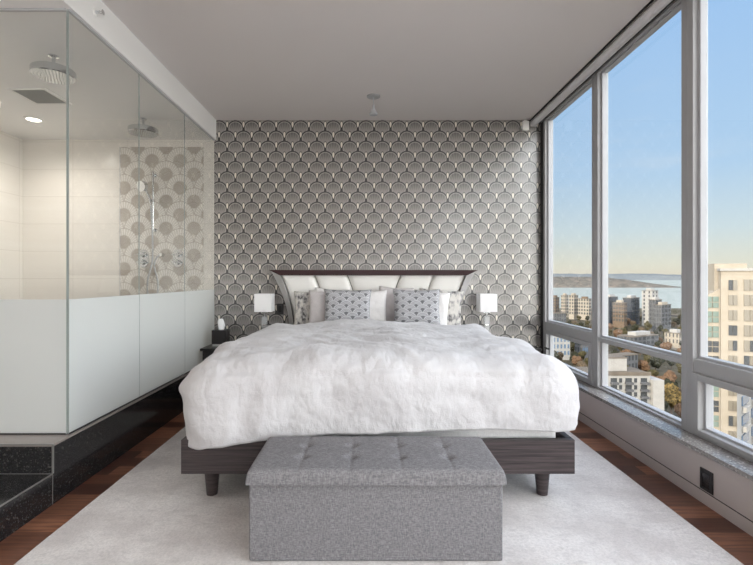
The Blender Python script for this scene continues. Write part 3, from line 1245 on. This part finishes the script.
cushion('pillow_sham', 'leaf patterned grey sham leaning at the far right of the headboard', 'pillow', 0.46, 0.395, 0.07, M_leaf, (0.72, 4.72, ZP), 0.12, 0.0, 0.08, G, seed=9)

# ================================================================== STORAGE BENCH
bn = thing('storage_bench', 'grey fabric storage bench with a button tufted lid at the foot of the bed', 'bench', (0.029, 2.12, 0.0175))
bx('body', M_bench, -0.531, 0.531, -0.196, 0.196, 0.0, 0.325, bn, 0.006)
bm = bmesh.new()
cols = [-0.324, -0.108, 0.108, 0.324]
rows = [-0.072, 0.070]


def lid(u, v):
    a, b = 2 * u - 1, 2 * v - 1
    x, y = a * 0.54, b * 0.215
    ex, ey = 0.54 - abs(x), 0.215 - abs(y)
    rr = 0.022
    dz = 0
    for e in (ex, ey):
        if e < rr:
            dz -= rr - math.sqrt(max(0, rr * rr - (rr - e) ** 2))
    z = 0.386 + dz * 0.9
    z += 0.008 * (1 - a ** 4) * (1 - b ** 4)
    for c in cols:
        z -= 0.0035 * math.exp(-((x - c) / 0.006) ** 2)
        for q in rows:
            dx_, dy_ = x - c, y - q
            z -= 0.016 * math.exp(-(dx_ ** 2 + dy_ ** 2) / 0.022 ** 2) + 0.006 * math.exp(-math.sqrt(dx_ ** 2 + (dy_ * 1.2) ** 2) / 0.035)
    for q in rows:
        near = max(math.exp(-((x - c) / 0.035) ** 2) for c in cols)
        z -= 0.004 * math.exp(-((y - q) / 0.007) ** 2) * near
    return Vector((x, y, z))


grid(bm, 170, 70, lid)
ed = [e for e in bm.edges if len(e.link_faces) == 1]
ex = bmesh.ops.extrude_edge_only(bm, edges=ed)
vv = [g for g in ex['geom'] if isinstance(g, bmesh.types.BMVert)]
for g in vv:
    g.co.z = 0.326
bmesh.ops.contextual_create(bm, geom=[g for g in ex['geom'] if isinstance(g, bmesh.types.BMEdge)])
ld_ = obj('lid', bm, M_bench, bn, True, 50)
for c in cols:
    for q in rows:
        bm = bmesh.new()
        bmesh.ops.create_uvsphere(bm, u_segments=12, v_segments=8, radius=0.009, matrix=Matrix.Translation((c, q, 0.371)) @ Matrix.Scale(0.4, 4, (0, 0, 1)))
        obj('tuft_button', bm, M_benchcrease, ld_, True)


# ================================================================== NIGHTSTANDS, LAMPS, TISSUES
def nightstand(x0, x1, label):
    n = thing('nightstand', label, 'nightstand', ((x0 + x1) / 2, 4.775, 0.0), 0, 'nightstands either side of the bed')
    w = (x1 - x0) / 2
    bx('top', M_nightwood, -w, w, -0.25, 0.225, 0.485, 0.51, n, 0.003)
    bx('carcass', M_nightwood, -w + 0.01, w - 0.01, -0.205, 0.22, 0.06, 0.485, n, 0.002)
    for z0, z1 in ((0.075, 0.27), (0.28, 0.475)):
        dr = bx('drawer', M_nightwood, -w + 0.02, w - 0.02, -0.222, -0.206, z0, z1, n, 0.002)
        bx('handle', M_chrome, -0.06, 0.06, -0.24, -0.222, (z0 + z1) / 2 - 0.005, (z0 + z1) / 2 + 0.005, dr)
    bx('plinth', M_dark, -w + 0.03, w - 0.03, -0.18, 0.20, 0.0, 0.06, n)
    return n


nightstand(-1.665, -1.035, 'black lacquered nightstand between the bed and the shower glass')
nightstand(1.125, 1.70, 'dark nightstand hidden behind the duvet on the window side')


def table_lamp(x, label):
    l = thing('table_lamp', label, 'lamp', (x, 4.84, 0.51), 0, 'table lamps either side of the headboard')
    bx('base', M_chrome, -0.055, 0.055, -0.055, 0.055, 0.0, 0.018, l, 0.003)
    bm = bmesh.new()
    for k in range(3):
        z = 0.02 + k * 0.095
        box(bm, -0.026, 0.026, -0.026, 0.026, z, z + 0.085, 0.006)
    obj('crystal_column', bm, M_crystal, l)
    for k in range(2):
        z = 0.105 + k * 0.095
        bx('collar', M_chrome, -0.018, 0.018, -0.018, 0.018, z, z + 0.010, l)
    bm = bmesh.new()
    cone(bm, (0, 0, 0.295), (0, 0, 0.40), 0.008, 0.008, 12)
    box(bm, -0.035, 0.035, -0.012, 0.012, 0.325, 0.340, 0.003)
    obj('stem', bm, M_chrome, l)
    bm = bmesh.new()
    a, b_, z0, z1 = 0.088, 0.085, 0.345, 0.53
    o4 = [(-a, -a), (a, -a), (a, a), (-a, a)]
    i4 = [(-b_, -b_), (b_, -b_), (b_, b_), (-b_, b_)]
    ov = [[bm.verts.new((x_, y_, z)) for x_, y_ in o4] for z in (z0, z1)]
    iv = [[bm.verts.new((x_, y_, z)) for x_, y_ in i4] for z in (z0, z1)]
    for i in range(4):
        j = (i + 1) % 4
        bm.faces.new((ov[0][i], ov[0][j], ov[1][j], ov[1][i]))
        bm.faces.new((iv[0][j], iv[0][i], iv[1][i], iv[1][j]))
        bm.faces.new((ov[1][i], ov[1][j], iv[1][j], iv[1][i]))
        bm.faces.new((ov[0][j], ov[0][i], iv[0][i], iv[0][j]))
    obj('lamp_shade', bm, M_shade, l)
    return l


table_lamp(-1.098, 'table lamp with a white cube shade left of the headboard')
table_lamp(1.238, 'table lamp with a white cube shade right of the headboard')

tb = thing('tissue_box', 'black tissue box on the left nightstand with a white tissue sticking out', 'tissue box', (-1.53, 4.75, 0.51))
bx('cover', M_nightwood, -0.072, 0.072, -0.07, 0.07, 0.022, 0.165, tb, 0.004)
bx('base', M_vent, -0.066, 0.066, -0.064, 0.064, 0.0, 0.022, tb)
bm = bmesh.new()
seg = 20
rings = []
for k in range(9):
    f = k / 8
    ring = []
    for i in range(seg):
        a = 2 * PI * i / seg
        rad = (0.022 + 0.018 * math.sin(f * PI * 0.8)) * (1 - 0.35 * f) * (1 + 0.22 * math.sin(a * 3 + f * 3) + 0.1 * math.sin(a * 5))
        ring.append(bm.verts.new((rad * math.cos(a), rad * 0.6 * math.sin(a), 0.160 + 0.115 * f)))
    rings.append(ring)
for a, b_ in zip(rings, rings[1:]):
    for i in range(seg):
        bm.faces.new((a[i], a[(i + 1) % seg], b_[(i + 1) % seg], b_[i]))
bm.faces.new(rings[-1])
tag(obj('tissue', bm, M_tissue, tb, True), 'crumpled white tissue')

# ================================================================== OUTSIDE
GZ = -73.0


def PX(px, Y): return (px - 369) * Y / 460
def PZ(py, Y): return 1.2 - (py - 278.6) * Y / 460


def facade(name, c, c2, k=0.38):
    c = tuple(v * k for v in c[:3]) + (1,)
    c2 = tuple(v * k for v in c2[:3]) + (1,)
    m, nt, b = pmat(name, c, 0.8, spec=0.15)
    n = nt.noise(nt.coord(), 0.35, 4, 0.6)
    nt.link(nt.mix(nt.step(n, 0.35, 0.7) * 0.6, c, c2), b.inputs['Base Color'])
    return m


F_cream = facade('cream_render', lin(214, 202, 184), lin(200, 186, 166))
F_white = facade('white_render', lin(214, 210, 204), lin(198, 194, 188))
F_brown = facade('brown_concrete', lin(150, 128, 106), lin(126, 106, 88))
F_grey = facade('grey_concrete', lin(128, 128, 130), lin(108, 108, 112))
F_slate = facade('dark_slate', lin(76, 82, 92), lin(60, 66, 76))
F_teal = facade('pale_teal_glass', lin(160, 178, 168), lin(142, 162, 152))
F_roof = facade('roof_gravel', lin(150, 138, 124), lin(122, 112, 104))
M_win, _, _ = pmat('dark_window_glass', lin(58, 60, 62), 0.25, spec=0.25)
M_winp, _, _ = pmat('curtained_window_glass', lin(104, 98, 88), 0.25, spec=0.5)
M_winblue, _, _ = pmat('blue_shaded_glass', lin(78, 96, 116), 0.15, spec=0.6)


def ground_mat():
    m, nt, b = pmat('park_ground', rough=0.95, spec=0.05)
    co = nt.coord()
    n = nt.noise(co, 0.02, 4, 0.65)
    n2 = nt.noise(co, 0.11, 3, 0.6)
    c = nt.mix(nt.step(n, 0.4, 0.6), lin(60, 55, 42), lin(74, 69, 59))
    c = nt.mix(nt.step(n2, 0.5, 0.7) * 0.7, c, lin(47, 48, 36))
    nt.link(c, b.inputs['Base Color'])
    return m


def water_mat():
    m, nt, b = pmat('bay_water', lin(120, 124, 119), 0.6, spec=0.08)
    n = nt.noise(nt.mapping(nt.coord(), scale=(0.004, 0.02, 1)), 1.0, 3)
    nt.link(nt.mix(n, lin(114, 119, 115), lin(130, 133, 127)), b.inputs['Base Color'])
    return m


bm = bmesh.new()
box(bm, -600, 2600, -500, 1150, GZ - 6, GZ)
struct(obj('ground', bm, ground_mat()), 'city ground with parkland far below the windows', 'ground')
bm = bmesh.new()
box(bm, -6000, 40000, 1150, 42000, GZ - 6, GZ - 1)
wtr = obj('bay_water', bm, water_mat())
tag(wtr, 'calm pale bay water beyond the city towers', 'water', kind='stuff')


def hill_mat(name, c1, c2, s):  # the haze of distance is mixed into both colours
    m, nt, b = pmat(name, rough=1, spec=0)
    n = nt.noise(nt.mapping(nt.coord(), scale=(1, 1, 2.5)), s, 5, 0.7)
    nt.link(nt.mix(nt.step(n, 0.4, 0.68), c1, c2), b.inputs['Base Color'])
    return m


def ridge(name, label, Y, x0, x1, ytop, m, depth, taper, seed):
    bm = bmesh.new()
    X0, X1 = PX(x0, Y), PX(x1, Y)
    ht = PZ(ytop, Y) - GZ

    def fn(u, v):
        x = X0 + (X1 - X0) * u
        p = max(0.0, min(1, (1 - u) / taper)) ** 0.7
        prof = math.sin(PI * v) ** 0.8
        n = 1 + 0.13 * noise.noise(Vector((u * 7 + seed, v * 2, 0))) + 0.07 * noise.noise(Vector((u * 26 + seed, v * 5, 3)))
        return Vector((x, Y + depth * v, GZ - 1 + ht * prof * n * p))
    grid(bm, 160, 14, fn)
    return struct(obj(name, bm, m, None, True), label, 'hills')


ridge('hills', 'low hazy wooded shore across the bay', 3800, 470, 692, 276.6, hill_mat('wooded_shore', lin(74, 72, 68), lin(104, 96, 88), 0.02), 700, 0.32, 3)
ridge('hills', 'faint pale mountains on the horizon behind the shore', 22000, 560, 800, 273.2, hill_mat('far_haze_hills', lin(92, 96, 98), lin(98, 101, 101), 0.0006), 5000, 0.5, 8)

sq = bmesh.new()
box(sq, -0.5, 0.5, -0.5, 0.5, -0.5, 0.5)
win_me = bpy.data.meshes.new('window')
sq.to_mesh(win_me)
sq.free()
WM = {}


def win_part(parent, m, cx, cy, cz, sx, sy, sz, name='window'):
    k = m.name
    if k not in WM:
        WM[k] = win_me.copy()
        WM[k].materials.append(m)
    o = bpy.data.objects.new(name, WM[k])
    C.objects.link(o)
    o.parent = parent
    o.location = (cx, cy, cz)
    o.scale = (sx, sy, sz)
    return o


def tower(label, px0, px1, ytop, Y, rot, depth, mats, fl=6.0, colsA=3, colsB=3, winA=M_win, winB=M_win, pent=True, name='apartment_tower', zbot=None, frac=0.55, group='towers in the city view', maxrows=14, split=0.55):
    """px0..px1 the span on view; rot turns the block about z. Face A looks to -x side, face B to -y side."""
    base = GZ if zbot is None else zbot
    Xc = (PX(px0, Y) + PX(px1, Y)) / 2
    Wv = PX(px1, Y) - PX(px0, Y)
    th = math.atan2(Xc, Y)
    ca, sa = math.cos(rot), math.sin(rot)
    # apparent width of local x and y sides seen from the room
    vx = abs(math.cos(rot + th)) / math.cos(th)
    vy = abs(math.sin(rot + th)) / math.cos(th)
    wy = split * Wv / max(vy, 0.2)
    wx = (1 - split) * Wv / max(vx, 0.2)
    ztop = PZ(ytop, Y)
    t_ = thing(name, label, 'building', (Xc, Y + wy * 0.3, base), rot, group)
    H = ztop - base
    bx('walls', mats[0], -wx / 2, wx / 2, -wy / 2, wy / 2, 0, H, t_)
    bx('roof', F_roof, -wx / 2 - 0.3, wx / 2 + 0.3, -wy / 2 - 0.3, wy / 2 + 0.3, H, H + 0.7, t_)
    if pent:
        bx('penthouse', mats[-1], -wx / 4, wx / 3, -wy / 4, wy / 4, H + 0.7, H + 4, t_)
    n = int(min(maxrows, (H - 2) / fl))
    for r_ in range(n):
        z = H - 1.9 - r_ * fl
        for c in range(colsB):
            cw = wx / colsB
            win_part(t_, winB, -wx / 2 + cw * (c + 0.5), -wy / 2, z, cw * frac, 0.4, fl * 0.62)
        for c in range(colsA):
            cw = wy / colsA
            win_part(t_, winA, -wx / 2, -wy / 2 + cw * (c + 0.5), z, 0.4, cw * frac, fl * 0.62)
    return t_


D = math.radians
R0 = D(35)
# window 1 (left bay), behind the parkland
tower('narrow brown tower at the left edge of the view, next to the window jamb', 551, 560, 297.5, 900, R0, 0, (F_brown,), colsA=2, colsB=2, maxrows=9)
tower('cream and brown tower second from the left in the view', 561.5, 569, 295.5, 880, R0, 0, (F_cream,), colsA=2, colsB=2, maxrows=9, winA=M_win)
tower('tall bright cream slab tower in the left bay', 569.5, 579, 295.5, 840, R0, 0, (F_cream,), colsA=2, colsB=2, winA=M_win, maxrows=9)
tower('broad sand coloured block at the right of the left bay', 579.5, 593, 299, 820, R0, 0, (F_cream, F_brown), colsA=4, colsB=2, winA=M_win, split=0.8, maxrows=9)
tower('low grey office block with rows of windows below the cream towers', 549, 567, 313.5, 560, D(8), 0, (F_grey,), colsA=2, colsB=6, pent=False, maxrows=8, split=0.2)
tower('pale gridded high rise seen through the lower left sash', 543, 571, 331, 420, D(4), 0, (F_white,), colsA=2, colsB=7, maxrows=10, winB=M_winblue, split=0.12, frac=0.5)
tower('pale tower at the right of the lower left sash', 576, 590, 341, 430, D(20), 0, (F_grey, F_white), colsA=3, colsB=3, maxrows=8, winB=M_winblue)
# window 2 (middle bay)
tower('slate blue tower at the left of the middle bay', 604, 619, 297, 760, R0, 0, (F_slate, F_white), colsA=3, colsB=2, winA=M_win, maxrows=12, split=0.45)
tower('lit tan tower with stepped balconies in the middle bay', 614.5, 629, 303, 690, D(30), 0, (F_brown, F_cream), colsA=4, colsB=2, winA=M_win, maxrows=10, split=0.8)
tower('dark brick tower with a white rooftop box in the middle bay', 624, 641, 298, 740, D(40), 0, (F_slate, F_white), colsA=3, colsB=3, maxrows=12, split=0.5)
tower('tallest white tower in the middle bay', 643.5, 660, 291, 720, D(30), 0, (F_white, F_white), colsA=2, colsB=2, winA=M_win, maxrows=12, split=0.62, frac=0.3)
tower('grey white tower right against the tallest white tower', 650, 663, 300, 650, D(38), 0, (F_grey, F_white), colsA=2, colsB=2, maxrows=12, split=0.5)
tower('dark tower with a cream top stage at the right of the middle bay', 655, 672.5, 305, 640, D(38), 0, (F_grey, F_cream), colsA=3, colsB=3, maxrows=12, split=0.45)
tower('low blue grey block beside the middle mullion', 671, 690, 315.5, 900, D(20), 0, (F_slate,), colsA=2, colsB=4, maxrows=4, pent=False)
tower('grey roofed low block among the trees in the middle bay', 620, 662, 336, 470, D(28), 0, (F_grey, F_white), colsA=5, colsB=6, maxrows=3, split=0.4, fl=4.5, name='low_building')
tower('small cream block with a rooftop box beside the middle mullion', 667, 688, 333.5, 480, D(30), 0, (F_cream, F_white), colsA=4, colsB=3, maxrows=4, winA=M_win, split=0.7, frac=0.3, name='low_building')
tower('grey low block in shade below the middle transom', 608, 640, 355.5, 345, D(25), 0, (F_grey,), colsA=4, colsB=6, maxrows=3, split=0.35, pent=False, winB=M_win, frac=0.45, name='low_building')

# white apartment slab below the middle bay
Yb = 190
wb = thing('apartment_building', 'white low apartment building with a rooftop penthouse below the middle bay', 'building', (PX(606, Yb), Yb, GZ), 0)
X0b, X1b = 0, PX(650, Yb) - PX(606, Yb)
Hb = PZ(375.5, Yb) - GZ
Wb = X1b
bx('walls', F_white, -14, Wb, 0, 14, 0, Hb, wb)
bx('end_wall', F_white, Wb, Wb + 4.5, -2.2, 11, 0, Hb - 1.5, wb)
bm = bmesh.new()
box(bm, -14.3, Wb + 0.3, -0.3, 14.3, Hb, Hb + 0.9)
box(bm, -14.3, Wb + 0.3, -0.3, 0.1, Hb + 0.9, Hb + 1.5)
obj('roof', F_roof, None) if False else obj('roof', bm, F_roof, wb)
ph = bx('penthouse', F_white, 3.4, 11.4, 5, 11, Hb + 0.9, Hb + 6.2, wb)
bx('penthouse_roof', F_roof, 3.2, 11.6, 4.8, 11.2, Hb + 6.2, Hb + 6.6, wb)
for r_ in range(8):
    z = Hb - 2.0 - r_ * 2.9
    for c, (xc, bal) in enumerate(((-6.0, True), (3.2, True), (6.0, False), (9.3, True), (12.2, False), (15.6, True))):
        if bal:
            b_ = bx('balcony', F_grey, xc - 1.5, xc + 1.5, -1.3, 0.0, z - 1.6, z - 0.7, wb)
            win_part(b_, M_win, xc, -0.02, z + 0.1, 2.6, 0.25, 1.7)
        else:
            win_part(wb, M_win, xc, 0, z, 1.2, 0.3, 1.8)

# cream high rise filling the near bay
Yt = 88
tw = thing('apartment_tower', 'big cream high rise filling the near window bay', 'building', (PX(721, Yt), Yt, GZ), math.radians(-20))
Ht = PZ(271, Yt) - GZ
k = Yt / 460
bx('walls', F_cream, 0, 26, 0, 7, 0, Ht, tw)
bx('parapet', F_white, -0.2, 26.2, -0.25, 7.2, Ht, Ht + 0.5, tw)
bx('lift_house', F_cream, -0.6, 4.6, 1.5, 6, Ht - 4, PZ(264, Yt + 3.5) - GZ, tw)
# glazed corner bay with a sloping top
bm = bmesh.new()
a, b_ = -12.5 * k, 0.0
h0, h1 = PZ(297, Yt) - GZ, PZ(289, Yt) - GZ
vs_ = [bm.verts.new(c) for c in ((a, 1.0, 0), (b_, 0.6, 0), (b_, 5, 0), (a, 3.5, 0), (a, 1.0, h0), (b_, 0.6, h1), (b_, 5, h1), (a, 3.5, h0))]
for f in ((0, 1, 5, 4), (1, 2, 6, 5), (2, 3, 7, 6), (3, 0, 4, 7), (4, 5, 6, 7), (3, 2, 1, 0)):
    bm.faces.new([vs_[i] for i in f])
cb = obj('glazed_corner', bm, F_cream, tw)
fl = 2.87
tones = {3: M_win, 4: M_win, 7: M_win}
for r_ in range(10):
    zc_ = PZ(302.5, Yt) - GZ - r_ * fl
    mm = tones.get(r_, F_teal)
    for c in range(2):
        for q in range(2):
            win_part(cb, mm, a + 0.62 + c * 1.12, 0.8, zc_ + 0.6 - q * 1.15, 0.92, 0.5, 0.98)
for r_ in range(11):
    zc_ = PZ(285, Yt) - GZ - r_ * fl
    mm = M_win if r_ in (3, 4) else M_winp
    win_part(tw, M_winp if r_ % 3 else M_win, 1.15 + 0.35, 0, zc_, 0.62, 0.3, 1.9)
    win_part(tw, mm, 1.15 + 1.05, 0, zc_, 0.62, 0.3, 1.9)
    for c in range(3):
        win_part(tw, (M_winp, M_winp, M_win)[(r_ + c) % 3] if r_ > 2 else M_winp, 4.0 + c * 0.95, 0, zc_, 0.82, 0.3, 2.1)
for r_ in range(6):
    zc_ = PZ(404, Yt) - GZ - r_ * 3.6
    b2 = bx('balcony', F_grey, 2.6, 3.9, -1.0, 0, zc_ - 0.6, zc_ + 0.6, tw)

# nearer building in blue shade at the lower right
Yn = 60
nb = thing('apartment_building', 'blue shaded building with dark balcony windows in front of the cream high rise', 'building', (PX(737, Yn), Yn, GZ), D(40))
Hn = PZ(394, Yn) - GZ
for nm, m_, z0_, z1_, g_ in (('walls', F_white, 0, Hn, 0), ('roof', F_roof, Hn, Hn + 0.4, 0.1)):
    bm = bmesh.new()
    lo_ = [bm.verts.new((x_, y_, z0_)) for x_, y_ in ((-g_, -g_), (24 + g_, -g_), (24 + g_, 4.2 + g_))]
    hi_ = [bm.verts.new((v_.co.x, v_.co.y, z1_)) for v_ in lo_]
    for q in range(3):
        bm.faces.new((lo_[q], lo_[(q + 1) % 3], hi_[(q + 1) % 3], hi_[q]))
    bm.faces.new(lo_[::-1])
    bm.faces.new(hi_)
    obj(nm, bm, m_, nb)
for r_ in range(6):
    z = Hn - 1.4 - r_ * 2.6
    for c in range(4):
        win_part(nb, M_winblue, 4.2 + c * 5.6, 0, z, 3.6, 0.3, 1.25)
        bx('balcony', F_white, 2.6 + c * 5.6, 5.2 + c * 5.6, -0.5, 0, z - 1.5, z - 0.8, nb)


# trees
def leaf_mat(name, c1, c2):
    m, nt, b = pmat(name, rough=0.9, spec=0.05)
    n = nt.noise(nt.coord(), 1.7, 5, 0.75)
    nt.link(nt.mix(nt.step(n, 0.42, 0.60), c1, c2), b.inputs['Base Color'])
    return m


T_mats = [leaf_mat('olive_leaves', lin(70, 64, 44), lin(44, 42, 30)), leaf_mat('brown_leaves', lin(84, 72, 58), lin(58, 50, 41)),
          leaf_mat('dark_leaves', lin(46, 46, 35), lin(30, 31, 24)), leaf_mat('gold_leaves', lin(112, 92, 56), lin(54, 48, 32)),
          leaf_mat('russet_leaves', lin(94, 74, 57), lin(68, 53, 42))]
M_bark, _, _ = pmat('bark', lin(84, 70, 58), 0.9)


def tree_proto(m, seed):
    rng = random.Random(seed)
    cm = bmesh.new()
    for k in range(9):
        a = rng.uniform(0, 2 * PI)
        rr = rng.uniform(0, 2.4)
        mat = Matrix.Translation((rr * math.cos(a), rr * math.sin(a), 5 + rng.uniform(-1.4, 2.6))) @ Matrix.Scale(rng.uniform(1.3, 2.3), 4)
        bmesh.ops.create_icosphere(cm, subdivisions=3, radius=1, matrix=mat)
    for vtx in cm.verts:
        n = noise.noise(vtx.co * 1.1 + Vector((seed, 0, 0))) * 0.6 + noise.noise(vtx.co * 3.1) * 0.55
        c = Vector((0, 0, 5))
        vtx.co += (vtx.co - c).normalized() * n
    tm = bmesh.new()
    cone(tm, (0, 0, 0), (0, 0, 5), 0.4, 0.22, 10)
    return cm, tm


protos = []
names = ['olive green', 'bare brown', 'dark green', 'golden', 'russet']


def add_tree(kind, X, Y, s, label, group):
    if kind not in [p[0] for p in protos]:
        cm, tm = tree_proto(T_mats[kind], kind * 3 + 1)
        t_ = thing('tree', label, 'tree', (X, Y, GZ), 0, group)
        obj('crown', cm, T_mats[kind], t_, False)
        obj('trunk', tm, M_bark, t_)
        protos.append((kind, t_))
    else:
        t_ = copy_tree([p[1] for p in protos if p[0] == kind][0])
        tag(t_, label, 'tree', group)
    t_.location = (X, Y, GZ)
    t_.scale = (s, s, s)
    t_.rotation_euler = (0, 0, random.uniform(0, 6.28))
    return t_


add_tree(3, PX(671, 250), 250, 1.9, 'large golden autumn tree right of the white low building', 'trees in the park below')
add_tree(4, PX(690, 222), 222, 1.6, 'large russet autumn tree beside the middle mullion', 'trees in the park below')
add_tree(4, PX(674, 170), 170, 1.1, 'russet tree at the foot of the middle bay, near the sill', 'trees in the park below')
used = []
for o_ in list(C.objects):
    if o_.parent is None and o_.get('category') == 'building':
        used.append((o_.location.x, o_.location.y, 13 if o_.name.startswith('low') else 11))
for o_ in list(C.objects):
    if o_.get('category') == 'tree':
        used.append((o_.location.x, o_.location.y, 7.5))
rows_ = [(790, 24, 1.5), (700, 24, 1.4), (620, 22, 1.4), (560, 22, 1.4), (510, 22, 1.4), (450, 22, 1.3), (410, 20, 1.3), (370, 20, 1.3), (330, 18, 1.3), (300, 16, 1.3), (272, 16, 1.3), (250, 14, 1.2), (228, 12, 1.2)]
for Y, n, s in rows_:
    for i in range(n):
        px = 548 + (700 - 548) * (i + random.uniform(0.1, 0.9)) / n
        kind = random.choice((0, 1, 1, 2, 2, 4, 0))
        Yj = Y + random.uniform(-18, 18)
        if px > 598 and px < 664 and 180 < Yj < 226:
            continue
        sz = s * random.uniform(0.75, 1.15)
        xx = PX(px, Yj)
        if any(math.hypot(xx - a_, Yj - b2_) < c_ + 4.2 * sz for a_, b2_, c_ in used):
            continue
        used.append((xx, Yj, 4.2 * sz))
        add_tree(kind, xx, Yj, sz, '%s tree among the park trees far below' % names[kind], 'trees in the park below')
